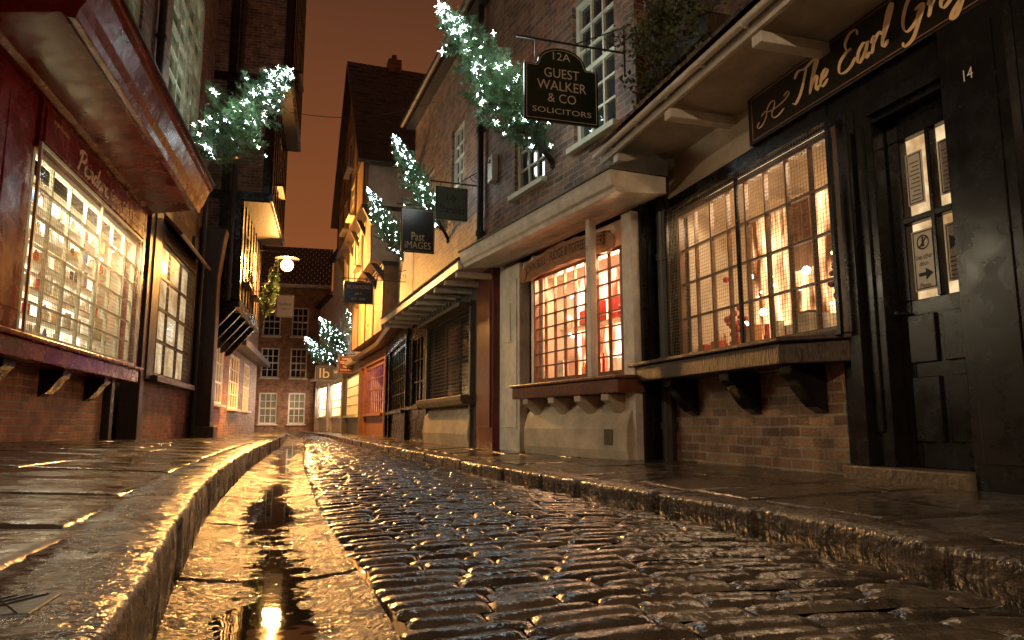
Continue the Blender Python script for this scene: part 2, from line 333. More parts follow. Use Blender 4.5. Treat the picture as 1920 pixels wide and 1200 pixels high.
def patch(m,x0,x1,y0,y1,zf,h,nu,nv,ex,ey,tilt,rnd,skew=(0,0)):
    tx,ty=rnd.uniform(-tilt,tilt),rnd.uniform(-tilt,tilt); w0=rnd.uniform(-tilt,tilt)*.7
    vs=[];fs=[]
    for j in range(nv+1):
        v=.5-.5*math.cos(math.pi*j/nv)
        for i in range(nu+1):
            u=.5-.5*math.cos(math.pi*i/nu)
            x=x0+(x1-x0)*u; y=y0+(y1-y0)*v+skew[0]*(1-u)+skew[1]*u
            d=(1-abs(2*u-1)**ex)*(1-abs(2*v-1)**ey)
            z=zf(x,y)+h*(d-1)+(tx*(u-.5)+ty*(v-.5)+w0)*min(1,d*3)
            vs.append((x,y,z))
    for j in range(nv):
        for i in range(nu):
            a=j*(nu+1)+i; fs.append((a,a+1,a+nu+2,a+nu+1))
    m.add(vs,fs)
m=M(); m.add([(-300,-300,-.16),(300,-300,-.16),(300,300,-.16),(-300,300,-.16)],[(0,1,2,3)]); m.obj("ground",None,EARTH,kind="structure")
def strip(name,fl,fr,z,mat,y0=-2,y1=40,dy=.5,nx=1):
    m=M(); n=int((y1-y0)/dy)
    vs=[];fs=[]
    for j in range(n+1):
        y=y0+(y1-y0)*j/n
        for i in range(nx+1):
            x=fl(y)+(fr(y)-fl(y))*i/nx; vs.append((x,y,z(x,y) if callable(z) else z))
    for j in range(n):
        for i in range(nx):
            a=j*(nx+1)+i; fs.append((a,a+1,a+nx+2,a+nx+1))
    m.add(vs,fs); return m.obj(name,None,mat,smooth=True,kind="structure")
strip("road_bed",lambda y:KL(y)-.05,lambda y:KR(y)+.05,-.03,MUD)
rnd=random.Random(11)
def zroad(x,y):
    t=(x-CL(y))/(KR(y)-CL(y)); return .0175+.026*math.sin(math.pi*min(1,max(0,t*1.02)))-.018*max(0,t-.75)/.25+.005*noise.noise(Vector((x*2.2,y*1.3,0)))+.002*noise.noise(Vector((x*12,y*16,4)))
m=M(); y=.8
while y<38:
    rh=rnd.uniform(.072,.096) if y<16 else rnd.uniform(.11,.16)
    x=CL(y)+rnd.uniform(-.02,.03); xe=KR(y)-.12-rnd.uniform(0,.16)
    res=(10,6) if y<4 else ((7,5) if y<8 else ((4,4) if y<15 else (3,3)))
    rs=rnd.uniform(-.025,.025); x00=x
    while x<xe:
        w=rnd.uniform(.14,.31) if y<16 else rnd.uniform(.24,.4)
        if xe-x-w<.1: w=xe-x
        o=rs*(x-x00)
        sk=(o+rnd.uniform(-.003,.003),o+rs*w+rnd.uniform(-.003,.003))
        patch(m,x+.0025,x+w-.0025,y+.002,y+rh-.004,zroad,.014,res[0],res[1],12,3.2,.0055,rnd,sk)
        x+=w
    y+=rh
m.obj("road",None,SETT,smooth=True,kind="structure")
def zg(x,y):
    t=(x-KL(y))/(CL(y)-KL(y)); n1=noise.noise(Vector((x*2.6,y*.9,3)))
    z=.008+.020*abs(2*t-1.0)**2.2+.010*n1+.003*noise.noise(Vector((x*14,y*12,0)))+.003*noise.noise(Vector((x*48,y*42,0)))+.002*noise.noise(Vector((x*90,y*80,7)))
    d=abs(((y*.83+.15)%1)-.5)
    if d>.488 : z-=.014
    return z
strip("gutter_channel",lambda y:KL(y),lambda y:CL(y)-.004,zg,GUT,.9,6,.009,64)
strip("gutter_channel",lambda y:KL(y),lambda y:CL(y)-.004,zg,GUT,6,20,.025,24)
strip("gutter_channel",lambda y:KL(y),lambda y:CL(y)-.004,zg,GUT,20,38,.1,6)
strip("rain_water",lambda y:KL(y),lambda y:KR(y),.0095,WATER,-2,39)
def zpl(x,y):
    t=(KL(y)-.24-x)/max(.1,(KL(y)-.24+2.9)); return .2+(ZWL(y)-.2)*t+.003*math.sin(y*1.3+x*2)
def zpr(x,y):
    t=(x-KR(y)-.24)/max(.1,(WR(y)-KR(y)-.24)); return .085+.035*t+.003*math.sin(y*1.7+x*2)
m=M(); y=.2
while y<38:
    rh=rnd.uniform(.55,.9); x1=KL(y)-.25; x=x1
    while x>-2.95:
        w=rnd.uniform(.5,.95)
        if x-w<-2.7: w=x+2.96
        patch(m,x-w+.006,x-.006,y+.008,y+rh-.008,zpl,.010,14,14,40,40,.003,rnd,(rnd.uniform(-.02,.02),rnd.uniform(-.02,.02)))
        x-=w
    y+=rh
m.obj("pavement",None,SLAB,smooth=True,kind="structure")
strip("pavement_bed",lambda y:-2.96,lambda y:KL(y)-.1,lambda x,y:zpl(x,y)-.010,MUD,nx=6)
m=M(); y=.2
while y<38:
    rh=rnd.uniform(.5,.85); x=KR(y)+.25
    while x<WR(y)+.02:
        w=rnd.uniform(.45,.9)
        if WR(y)-x-w<.25: w=WR(y)+.06-x
        patch(m,x+.006,x+w-.006,y+.008,y+rh-.008,zpr,.010,14,14,40,40,.004,rnd,(rnd.uniform(-.02,.02),rnd.uniform(-.02,.02)))
        x+=w
    y+=rh
m.obj("pavement",None,SLAB,smooth=True,kind="structure")
strip("pavement_bed",lambda y:KR(y)+.1,lambda y:WR(y)+.05,lambda x,y:zpr(x,y)-.010,MUD,nx=6)
def kerb(fx,side,top):
    m=M(); y=.2
    while y<38:
        L=rnd.uniform(.6,1.1); n=max(3,int(L/.045)); j0=rnd.uniform(-.009,.009); tp=top+rnd.uniform(-.006,.006)
        prof=[(.0,-.08),(.0,.0),(.0,top*.25),(.0,top*.5),(.0,top*.75),(.001,tp-.016),(.004,tp-.005),(.014,tp),(.09,tp+.002),(.17,tp+.002),(.24,tp-.001),(.248,tp-.02)]
        vs=[];fs=[]
        for i in range(n+1):
            yy=y+.006+(L-.012)*i/n; e=.010 if i in(0,n) else 0
            for k,(a,z) in enumerate(prof):
                nz=noise.noise(Vector((a*9+z*14,yy*9,top*7)))+.5*noise.noise(Vector((a*20+z*30,yy*25,top*7)))
                aa=a+j0+nz*(.005 if k<7 else .001)
                if k<7: aa+=e
                vs.append((fx(yy)+side*aa,yy,z+(nz*.002 if k>3 else 0)-(e if k>5 else 0)))
        q=len(prof)
        for i in range(n):
            for k in range(q-1):
                a=i*q+k; fs.append((a,a+q,a+q+1,a+1) if side>0 else (a,a+1,a+q+1,a+q))
        fs.append(tuple(range(q))); fs.append(tuple(range(n*q,n*q+q)))
        m.add(vs,fs); y+=L
    m.obj("kerb",None,KERB,smooth=True,kind="structure")
kerb(KL,-1,.2); kerb(KR,1,.085)

t=thing("drain_cover","small rusty iron drain cover with diamond pattern in pavement","drain cover",(-.5,1.16),z=.207,xdir=(1,0))
m=M(); m.box(-.13,.13,-.06,.06,-.01,.0); m.obj("plate",t,BLACKM,bevel=.003)
m=M()
for i in range(-9,10):
    for sg in(1,-1):
        a=i*.02; p=[]
        for yy in(-.055,.055): p.append((a+sg*yy*.6,yy))
        if all(abs(q[0])<.125 for q in p): m.cyl((p[0][0],p[0][1],.0005),(p[1][0],p[1][1],.0005),.0014,.0014,4)
m.obj("diamond_ribs",t,BLACKM)

# ------------------------------------------------------------------ tea room
T0=thing("tea_room_building","black timber tea room shopfront with mesh covered bay window","building",(3.28,2.0),(3.12,6.3))
m=M(); m.box(1.95,4.28,-.25,0,-.1,.84); m.obj("brick_base",T0,BRICK_B)
m=M()
m.box(-2,.66,-.25,0,-.1,2.62)
m.box(.66,1.04,-.25,.07,-.1,2.6); m.box(.72,.98,.07,.078,.25,2.5)
m.box(1.6,1.97,-.2,.02,.2,2.6); m.box(1.66,1.72,.02,.035,.4,2.3); m.box(1.74,1.84,.02,.08,.2,2.45); m.box(1.86,1.94,.02,.035,.4,.8)
m.box(1.04,1.6,-.2,.02,2.3,2.6); m.box(1.04,1.6,.02,.06,2.34,2.42)
m.box(4.0,4.28,-.25,.0,.84,2.6)
m.box(1.97,4.0,-.25,.03,2.42,2.6)
for i in range(5): m.box(-1.9+i*.5,-1.5+i*.5,.0,.02,.4,2.3)
m.obj("shopfront",T0,BLACK,bevel=.008)
m=M(); m.box(1.04,1.95,-.3,.1,-.1,.2); m.obj("doorstep",T0,STONE,bevel=.012)
m=M(); m.wall(1.05,1.59,.2,2.3,[(1.08,1.5,1.17,2.16)],-.14,-.08)
m.box(1.275,1.305,-.13,-.07,1.17,2.16); m.box(1.08,1.5,-.13,-.072,1.63,1.67)
for a,b in((1.10,1.28),(1.33,1.52)): m.box(a,b,-.08,-.062,.35,.72); m.box(a,b,-.08,-.062,.8,1.08)
D=m.obj("door",T0,BLACK,bevel=.006)
m=M(); m.add([(1.07,-.112,1.16),(1.51,-.112,1.16),(1.51,-.112,2.17),(1.07,-.112,2.17)],[(3,2,1,0)]); m.obj("glass_pane",D,GLASS)
m=M(); m.cyl((1.55,-.08,1.1),(1.55,-.03,1.1),.010); m.sphere((1.55,-.02,1.1),.015); m.obj("handle",D,BLACKM)
GLOWDOOR=glow("hall_glow",(1,.55,.22),(1,.75,.42),.85,5,.5,1.3)
m=M(); m.box(1.02,2.3,-.42,-.4,.9,2.4); m.obj("glowing_backdrop",T0,GLOWDOOR)  # emissive panel stands in for the lamplit hall
def notice(par,s0,s1,z0,z1,y,nm="notice"):
    m=M(); m.box(s0,s1,y,y+.004,z0,z1); o=m.obj(nm,par,PAPER)
    b=M(); t=.005
    for q in((s0+.01,s0+.01+t,z0+.01,z1-.01),(s1-.01-t,s1-.01,z0+.01,z1-.01),(s0+.01,s1-.01,z0+.01,z0+.01+t),(s0+.01,s1-.01,z1-.01-t,z1-.01)): b.box(q[0],q[1],y+.004,y+.006,q[2],q[3])
    b.obj("border",o,INK); return o
n=notice(D,1.32,1.48,1.22,1.58,-.105)
lettering(n,"Use other",1.40,1.42,-.098,.115,.03,INK); lettering(n,"door.",1.40,1.38,-.098,.065,.026,INK); lettering(n,"Please.",1.40,1.25,-.098,.08,.026,INK)
m=M(); m.ext([(1.445,1.305),(1.445,1.325),(1.395,1.325),(1.395,1.35),(1.345,1.315),(1.395,1.28),(1.395,1.305)],-.1,-.098,'y'); m.obj("arrow",n,GREENINK)
m=M()
for i in range(20):
    a,b=2*math.pi*i/20,2*math.pi*(i+1)/20; r=.04
    m.cyl((1.40+r*math.cos(a),-.098,1.505+r*math.sin(a)),(1.40+r*math.cos(b),-.098,1.505+r*math.sin(b)),.0035,.0035,4)
m.cyl((1.372,-.098,1.533),(1.428,-.098,1.477),.0035,.0035,4); m.cyl((1.40,-.098,1.482),(1.40,-.098,1.52),.009,.006,5); m.sphere((1.40,-.098,1.53),.007)
m.obj("no_walking_symbol",n,INK)
n=notice(D,1.12,1.25,1.24,1.57,-.105)
m=M(); m.ext([(1.22,1.42),(1.14,1.46),(1.22,1.50)],-.1,-.098,'y'); m.obj("pointer",n,INK)
m=M()
for i in range(5): m.box(1.145,1.225,-.1,-.098,1.27+i*.025,1.276+i*.025)
m.obj("print",n,INK,kind="stuff")
for a,b in((1.36,1.48),(1.13,1.25)):
    n=notice(D,a,b,1.74,2.06,-.105,"menu_card"); m=M()
    for i in range(10): m.box(a+.025,b-.025-.01*(i%3),-.1,-.098,1.77+i*.025,1.774+i*.025)
    m.obj("print",n,INK,kind="stuff")
lettering(T0,"14",.86,2.26,.083,.055,.062,IVORY)
EG=glow("tea_room_glow",(.7,.2,.05),(1,.66,.3),2.3,2.6,.12,1.8,(3,1,.7))
window(T0,1.86,4.0,1.03,2.4,.05,8,4,FRAME,GLASS,.05,.018,.05,False)
display(T0,1.9,3.97,1.04,2.4,.0,.75,EG,1,46,26,(1,.68,.4),.12,5,(2,2,0,3,1,2))
m=M(); r2=random.Random(5)
for i in range(20):
    x=r2.uniform(2.0,3.85);z=r2.uniform(1.12,1.75);m.sphere((x,r2.uniform(-.6,-.3),z),r2.choice((.012,.016,.022,.035)),8,6)
m.obj("tealight_lamps",T0,bulbmat("warm_lamp",(1,.74,.45),9),kind="stuff")
m=M()
for i in range(60):
    m.sphere((2.12+r2.gauss(0,.09),-.22+r2.gauss(0,.04),1.45+r2.gauss(0,.15)),r2.uniform(.015,.04),7,5)
for i in range(36):
    m.sphere((3.55+r2.gauss(0,.07),-.25+r2.gauss(0,.04),1.3+r2.gauss(0,.12)),r2.uniform(.015,.035),7,5)
m.obj("bauble_decoration",T0,surf("bauble_red",(.4,.03,.03),.2),kind="stuff")
m=M()
for a,b in((1.95,2.35),(3.0,3.3)):
    n=18; vs=[];fs=[]
    for i in range(n+1):
        x=a+(b-a)*i/n; yy=-.68+.03*math.sin(i*1.9)
        vs+=[(x,yy,1.75 if a>2.5 else 1.3+.3*(i/n)),(x,yy+.02,2.38)]
    for i in range(n): fs.append((2*i,2*i+2,2*i+3,2*i+1))
    m.add(vs,fs)
m.obj("curtain",T0,surf("net_curtain",(.45,.28,.18),.8,.3,8,.2,20),kind="stuff")
grille(T0,1.84,4.02,1.02,2.42,.14,.029,.002,.03,posts=(2.88,),mat=WIRE,fmat=BLACK)
m=M(); m.ext([(1.78,0),(2.16,.36),(4.35,.36),(4.35,0)],.84,.98,'z'); m.ext([(1.74,0),(2.13,.4),(4.39,.4),(4.39,0)],.982,1.015,'z'); m.obj("sill",T0,TIMBER,bevel=.008)
for x in(2.22,2.95,3.85): corbel(T0,x,.13,.28,.52,.84,BLACK)
m=M(); m.box(.15,2.78,.0,.07,2.6,2.98); F=m.obj("fascia_sign",T0,SIGNBLK,bevel=.006)
m=M()
for q in((.2,2.73,2.622,2.628),(.2,2.73,2.955,2.961),(2.725,2.73,2.622,2.961)): m.box(q[0],q[1],.07,.073,q[2],q[3])
m.obj("gilt_line",F,WOOD)
script_lettering(F,"~",2.67,2.69,.076,.36,.16,GOLD,bold=.7)
script_lettering(F,"The Earl Grey",2.26,2.70,.076,1.45,.225,GOLD,bold=.9)
m=M(); m.wall(-2,4.3,2.62,3.0,[],-.25,0)
P=[(-.05,2.985)]+[(.0+.56*t,2.985+.07*t*t) for t in [i/8 for i in range(9)]]+[(.56,3.1),(-.05,3.1)]
m.ext(P,-2,4.45,'x'); m.obj("plaster_cove",T0,CREAM)
for x in(4.12,3.1,1.9,.7):
    m=M(); m.box(x-.05,x+.05,.0,.6,2.9,2.975); m.obj("eave_bracket",T0,WHITE,bevel=.005)
m=M()
m.box(-2,4.47,.565,.6,3.0,3.1); m.cyl((-2,.65,3.08),(4.5,.65,3.08),.03,.03,10)
x=-1.9
while x<4.4: m.box(x,x+.03,.6,.68,3.05,3.075); x+=.55
m.obj("gutter_board",T0,WHITE,bevel=.005)
m=M(); tiles(m,-2,4.5,.7,3.12,-.02,3.62); m.obj("lean_to_roof",T0,TILE)
m=M(); m.wall(-2,4.3,3.1,9,[(2.0,2.9,4.6,6.2)],-.25,-.03); m.obj("upper_wall",T0,BRICK_D)
window(T0,2.0,2.9,4.6,6.2,-.1,3,4,CREAMP,CURTAIN,.06,.03,.05,True,sash=True)
pipe(T0,4.2,.06,.1,2.6,.05)
m=M(); m.box(-2,4.3,-1.3,-.85,-.1,9); m.box(-2,.6,-.85,-.26,-.1,9); m.obj("rear_block",T0,BLACK)

t=thing("window_box_plant","trailing green ivy spilling over wall planter above roof","plant",(3.1,5.55),z=3.75,xdir=(-.037,1))
m=M(); m.box(-.55,.55,-.05,.22,-.1,.1); m.obj("planter",t,TIMBER,bevel=.01)
m=M(); r2=random.Random(9)
for c in range(85):
    cx,cy,cz=r2.gauss(0,.38),.14+abs(r2.gauss(0,.14)),.16+r2.uniform(-.36,.55)*(1-abs(r2.random()-.5)*.4)
    for i in range(26):
        p=Vector((cx+r2.gauss(0,.06),cy+r2.gauss(0,.05),cz+r2.gauss(0,.07))); a=Vector((r2.gauss(0,1),r2.gauss(0,1),r2.gauss(0,1))).normalized(); b=a.orthogonal().normalized(); s=r2.uniform(.015,.032)
        m.add([p-a*s,p+b*s*.7,p+a*s,p-b*s*.7],[(0,1,2,3)])
m.obj("foliage",t,LEAF,kind="stuff")

# ------------------------------------------------------------------ fudge shop
T1=thing("fudge_shop_building","dark brick house with white canopied sweet shop window","building",(2.85,6.3),(2.2,9.3))
m=M(); m.wall(.0,3.07,2.7,9,[(.36,1.2,3.57,5.32),(1.9,2.73,3.45,5.12)],-.25,0); m.box(-.0,.02,-.9,-.25,2.7,9); m.obj("upper_wall",T1,BRICK_D)
m=M(); m.box(0,3.07,-1.2,-.9,-.1,9); m.box(0,3.07,-.25,-.06,.05,.9); m.obj("rear_block",T1,BLACK)
for q in((.36,1.2,3.57,5.32),(1.9,2.73,3.45,5.12)):
    window(T1,*q,-.05,3,6,CREAMP,DARKPANE,.07,.028,.06,True,sash=True)
for q in((.3,1.26,5.32,5.6),(1.84,2.79,5.12,5.4)):
    m=M(); n=9
    for i in range(n):
        a=q[0]+(q[1]-q[0])*i/n; m.box(a+.002,a+(q[1]-q[0])/n-.002,0,.012,q[2],q[3])
    m.obj("brick_lintel",T1,BRICK_R)
m=M(); m.box(-.05,.0,-.32,.02,.08,2.6); m.box(-.062,-.05,-.28,-.04,.3,2.4); m.obj("side_post",T1,BLACK,bevel=.008)
m=M(); m.box(.0,.17,-.1,.1,.1,2.5); m.box(2.5,3.07,-.1,.05,.1,2.5); m.box(2.56,3.0,.05,.065,.4,2.3); m.box(2.1,2.16,-.1,.06,.1,2.5); m.box(2.1,2.5,-.1,.0,2.25,2.5)
m.box(.17,2.1,-.1,.02,2.22,2.5)
m.obj("shopfront",T1,WHITE,bevel=.006)
m=M(); m.box(.42,.5,.23,.31,.905,2.5); m.obj("canopy_post",T1,WHITE,bevel=.01)
lettering(T1,"17",.46,2.2,.312,.04,.05,INK)
m=M(); m.box(2.17,2.49,-.3,-.25,.15,2.25); m.box(2.2,2.45,-.25,-.235,.3,1.0); m.box(2.2,2.45,-.25,-.235,1.1,2.1); m.obj("door",T1,BLACK,bevel=.005)
JB=glow("sweet_shop_glow",(1,.2,.07),(1,.68,.4),3.6,3.0,.28,1.9,(3,1,.6))
window(T1,.17,2.02,.93,2.2,.1,8,8,BROWNRED,GLASS,.04,.014,.05,False)
display(T1,.2,2.0,.95,2.2,.04,.5,JB,2,44,60,(1,.58,.3),.13,8,(4,2,0,1,2,3),tilt=55)
m=M(); r2=random.Random(15)
for i in range(10): m.sphere((r2.uniform(.3,1.9),r2.uniform(-.4,-.2),r2.uniform(1.3,2.1)),r2.uniform(.014,.03),8,6)
m.obj("spot_lamps",T1,bulbmat("spot_lamp",(1,.75,.5),9),kind="stuff")
m=M(); m.ext([(-.04,0),(-.0,.3),(2.2,.3),(2.28,0)],.74,.87,'z'); m.ext([(-.06,0),(-.02,.33),(2.22,.33),(2.3,0)],.872,.905,'z'); m.obj("sill",T1,BROWNRED,bevel=.01)
m=M()
m.ext([(0,.05),(.14,.05),(.17,.2),(.17,.4),(.12,.56),(.02,.7),(0,.7)],.05,2.15,'x'); m.obj("plaster_base",T1,CREAM,bevel=.015)
for x in(.25,.75,1.3,1.9): corbel(T1,x,.13,.28,.5,.735,CREAM)
m=M()
m.ext([(0,2.56),(.52,2.5),(.56,2.5),(.57,2.54),(.6,2.56),(.62,2.62),(.62,2.7),(0,2.72)],-.42,3.12,'x')
for i in range(1,6): m.box(-.4,3.1,.09*i-.003,.09*i+.003,2.548-.0115*.09*i*10-.0005,2.553-.0115*.09*i*10)
m.obj("canopy",T1,WHITE,bevel=.006)
m=M(); m.ext([(0,2.722),(.64,2.702),(.64,2.72),(0,2.95)],-.45,3.15,'x'); m.obj("canopy_roof",T1,LEAD)
m=M(); P=[]
for i in range(25):
    t=i/24; P.append((.3+1.85*t,2.37+.085*math.sin(math.pi*t)+.006*math.sin(t*40)))
for i in range(25):
    t=1-i/24; P.append((.3+1.85*t,2.155+.055*math.sin(math.pi*t)-.006*math.sin(t*30)))
m.ext(P,.13,.16,'y'); S=m.obj("name_board",T1,WOOD)
for x in(.29,2.16):
    m=M(); m.cyl((x,.14,2.25),(x,.17,2.25),.085,.085,14); m.obj("scroll_end",S,WOOD)
lettering(S,"JOHN BULL · FUDGE & TOFFEE MAKERS",1.22,2.33,.172,1.74,.135,INK,curve=.055)
m=M(); m.box(2.72,2.86,.067,.075,1.5,2.0); m.obj("notice",T1,PAPER)
pipe(T1,-.12,-.15,.1,2.6,.04)
m=M(); m.box(.28,.42,.175,.18,.25,.4); m.obj("air_vent",T1,STONE)

# ------------------------------------------------------------------ brick house with dark shops
T2=thing("brick_shop_building","brick house with unlit grey shopfront under tiled pentice","building",(2.2,9.3),(1.58,15.07))
W2=[(1.96,2.75,4.4,5.55),(4.0,4.7,4.3,5.4)]
m=M(); m.wall(0,5.8,2.9,6.95,W2,-.25,0); m.obj("upper_wall",T2,BRICK_D)
for q in W2: window(T2,*q,-.05,3,4,CREAMP,DARKPANE,.06,.028,.06,True,sash=True)
m=M(); m.box(0,5.8,-3,-.5,-.1,6.9); m.box(5.6,5.8,-3,-.0,2.9,6.9); m.obj("rear_block",T2,BRICK_D)
m=M(); tiles(m,-.05,5.9,.22,6.95,-2.6,9.4,.2,.24); m.obj("roof",T2,TILE)
m=M(); m.cyl((-.05,.27,6.93),(5.9,.27,6.93),.06,.06,8); m.box(-.05,5.9,-.02,.2,6.85,6.95); m.obj("gutter",T2,BLACKM)
m=M(); m.box(.15,.88,-.2,.1,.05,2.62); m.box(.22,.8,.1,.12,.4,2.3); m.obj("pilaster",T2,MAROON,bevel=.008)
m=M(); m.wall(.88,4.35,.05,2.65,[(1.3,3.95,.86,2.2)],-.2,.02); m.box(3.98,4.08,.02,.1,.1,2.3);m.box(1.2,1.28,.02,.1,.1,2.3)
for i in range(14): m.box(1.3+i*.19,1.36+i*.19,.22,.3,2.26,2.33)
m.box(1.2,4.0,.0,.28,2.2,2.26)
m.obj("shopfront",T2,GREY,bevel=.006)
window(T2,1.3,3.95,.86,2.2,.0,3,1,GREY,DARKPANE,.05,.04,.05,False)
grille(T2,1.32,3.93,.88,2.18,.05,.06,.006,.02)
m=M(); m.ext([(0,.72),(.22,.74),(.26,.8),(.26,.87),(0,.87)],1.15,4.1,'x'); m.obj("sill",T2,STONE,bevel=.01)
m=M(); m.ext([(0,.05),(.1,.05),(.14,.3),(.1,.6),(.02,.72),(0,.72)],1.2,4.05,'x'); m.obj("plaster_base",T2,CREAM,bevel=.01)
m=M(); m.wall(4.35,5.8,.05,2.65,[(4.6,5.6,.8,2.2)],-.2,.02); m.obj("timber_front",T2,BLACK,bevel=.006)
window(T2,4.6,5.6,.8,2.2,.0,3,3,BLACK,DARKPANE,.05,.03,.05,True)
m=M(); m.box(0,.15,-.2,.0,.05,2.65); m.ext([(0,2.62),(.5,2.52),(.6,2.5),(.62,2.56),(0,2.7)],0,5.8,'x')
for i in range(10): m.box(.2+i*.6,.28+i*.6,.02,.6,2.42,2.5)
m.box(0,5.8,.6,.64,2.48,2.6)
m.obj("pentice_eave",T2,WHITE,bevel=.005)
m=M(); tiles(m,0,5.8,.66,2.6,.0,3.05); m.obj("pentice_roof",T2,TILE)
pipe(T2,.85,.07,2.9,6.9,.05)
t=thing("alarm_box","small white alarm box on brick wall","alarm box",(2.17,9.52),z=3.85,xdir=(-.107,.994))
m=M(); m.box(0,.2,0,.09,0,.38); m.ext([(.02,.0),(.18,.0),(.1,.06)],.09,.1,'y'); m.obj("case",t,WHITE,bevel=.01)
m=M(); m.cyl((.1,.09,.3),(.1,.11,.3),.03,.03,10); m.obj("strobe",t,DARKPANE)

# ------------------------------------------------------------------ smaller shops further on
def shop(name,label,A,B,h,uw,wallm,frontm,glowm,winm=CREAMP,seed=1,roof=True,light=None,lc=(1,.6,.3),can=WHITE,pane=DARKPANE,tilt=35):
    L=math.hypot(B[0]-A[0],B[1]-A[1]); T=thing(name,label,"building",A,B)
    m=M(); m.wall(0,L,2.75,h,[q for q in uw],-.25,0); m.obj("upper_wall",T,wallm)
    for q in uw: window(T,*q,-.05,3,4,winm,pane,.06,.03,.05,True,sash=True)
    m=M(); m.box(0,L,-3.5,-.9,-.1,h); m.box(0,.15,-3,-.25,-.1,h); m.box(L-.15,L,-3,-.25,-.1,h); m.obj("rear_block",T,wallm)
    w=L-1.5
    m=M(); m.wall(0,L,.05,2.6,[(.3,.3+w,.75,2.2),(.5+w,L-.25,.2,2.15)],-.12,.03)
    for x in(.15,.4+w,L-.12): m.box(x-.07,x+.07,.03,.1,.1,2.4)
    m.obj("shopfront",T,frontm,bevel=.006)
    m=M(); m.box(0,L,.03,.09,2.27,2.55); m.obj("fascia",T,frontm,bevel=.006)
    window(T,.3,.3+w,.75,2.2,.04,max(3,int(w/.35)),4,winm if frontm is not BLACK else BLACK,GLASS,.05,.025,.05,True)
    display(T,.32,.28+w,.77,2.2,-.02,.7,glowm,3,int(w*14),light,lc,.15,seed,tilt=tilt)
    m=M(); m.box(.5+w,L-.25,-.14,-.1,.2,2.15); m.box(.56+w,L-.31,-.1,-.085,.35,1.0); D=m.obj("door",T,frontm,bevel=.005)
    m=M(); m.box(.58+w,L-.33,-.1,-.09,1.15,2.0); m.obj("glass_pane",D,glowm)  # door pane emits the glow of the room itself
    m=M(); m.ext([(0,2.6),(.3,2.56),(.36,2.56),(.4,2.66),(0,2.75)],0,L,'x'); m.obj("cornice",T,can,bevel=.005)
    if roof:
        m=M(); tiles(m,0,L,.2,h,-2.6,h+2.6,.25,.3); m.obj("roof",T,TILE)
        m=M(); m.cyl((0,.25,h-.02),(L,.25,h-.02),.05,.05,8); m.box(0,L,0,.2,h-.1,h); m.obj("gutter",T,BLACKM)
    return T
PINK=glow("pink_white_glow",(1,.6,.42),(1,.9,.8),7,3,.5,1.6)
WARM=glow("warm_glow",(1,.42,.14),(1,.68,.32),2.0,3,.4,1.6)
PURP=glow("purple_glow",(.3,.08,1),(.6,.2,1),1.5,2)
GRN=glow("green_glow",(.1,.5,.12),(.6,.7,.3),.3,2)
shop("bay_front_shop","dark timber shop with green lit window beneath jettied house",(1.58,15.07),(1.5,20),4.6,[],CREAM,BLACK,GRN,seed=21,roof=False,light=3,lc=(.5,1,.5),can=TIMBER)
shop("orange_pillar_shop","shop with orange brown painted front and purple window light",(1.5,20),(1.0,25),4.6,[],OCHRE,ORANGEP,PURP,winm=ORANGEP,seed=22,roof=False,light=8,lc=(.5,.25,1),can=TIMBER)
shop("plastered_shop","cream plastered house with brightly lit shop window",(1.0,25),(.5,30),6.8,[(.8,1.6,3.6,4.9),(2.9,3.7,3.6,4.9)],CREAM,GREY,WARM,seed=23,light=60,tilt=50)
shop("gabled_shop","cream house at lane end with bright pinkish shop window",(.5,30),(-.1,34),8.0,[(.7,1.5,3.6,4.9),(2.4,3.2,3.6,4.9)],CREAM,WHITE,PINK,seed=24,light=300,lc=(1,.72,.52),tilt=50)
shop("corner_shop","white corner shop with bright window at lane end",(-.1,34),(-.72,37.9),6.4,[(.7,1.5,3.5,4.8),(2.4,3.2,3.5,4.8)],CREAM,WHITE,PINK,seed=25,light=300,lc=(1,.72,.52),tilt=50)

TG=thing("jettied_gable_house","timber house with overhanging ochre gable and steep black roof","building",(.62,18),(.02,24))
m=M(); m.box(0,6.03,-3.4,-.55,2.8,4.5); m.obj("lower_jetty",TG,OCHRE)
m=M(); m.box(0,6.03,-3.4,-.22,4.52,5.9); m.obj("middle_jetty",TG,CREAM)
m=M(); m.ext([(0,5.92),(6.03,5.92),(6.03,7.3),(3.0,11.1),(0,7.3)],-3.4,0,'y'); m.obj("gable",TG,OCHRE)
m=M(); m.box(-.015,-.001,-3.4,-.1,5.96,7.0); m.obj("side_wall",TG,CREAM)
m=M(); m.box(-.04,6.07,-3.42,-.5,4.42,4.53); m.box(-.04,6.07,-3.42,.05,5.85,5.96)
for s in(0,1.2,2.4,3.6,4.8,6.0):
    m.ext([(-.55,4.0),(-.2,4.45),(-.35,4.45),(-.55,4.25)],s-.06,s+.06,'x'); m.ext([(-.22,5.4),(.02,5.86),(-.1,5.86),(-.22,5.65)],s-.06,s+.06,'x')
for s in(.05,1.5,3.0,4.5,5.95): m.box(s-.08,s+.08,0,.025,5.96,7.2 if s in(.05,5.95) else 8.6); m.box(s-.08,s+.08,-.55,-.53,2.8,4.42); m.box(s-.08,s+.08,-.22,-.2,4.53,5.85)
m.box(0,6,0,.028,7.25,7.4)
m.obj("jetty_beams",TG,TIMBER)
for q,yy in(((1.75,2.45,6.2,7.1),.03),((3.4,4.1,6.2,7.1),.03),((2.5,3.4,7.8,8.8),.03),((1.7,2.4,4.75,5.6),-.19)): window(TG,*q,yy,3,3,CREAMP,DARKPANE,.05,.03,.05,True)
m=M()
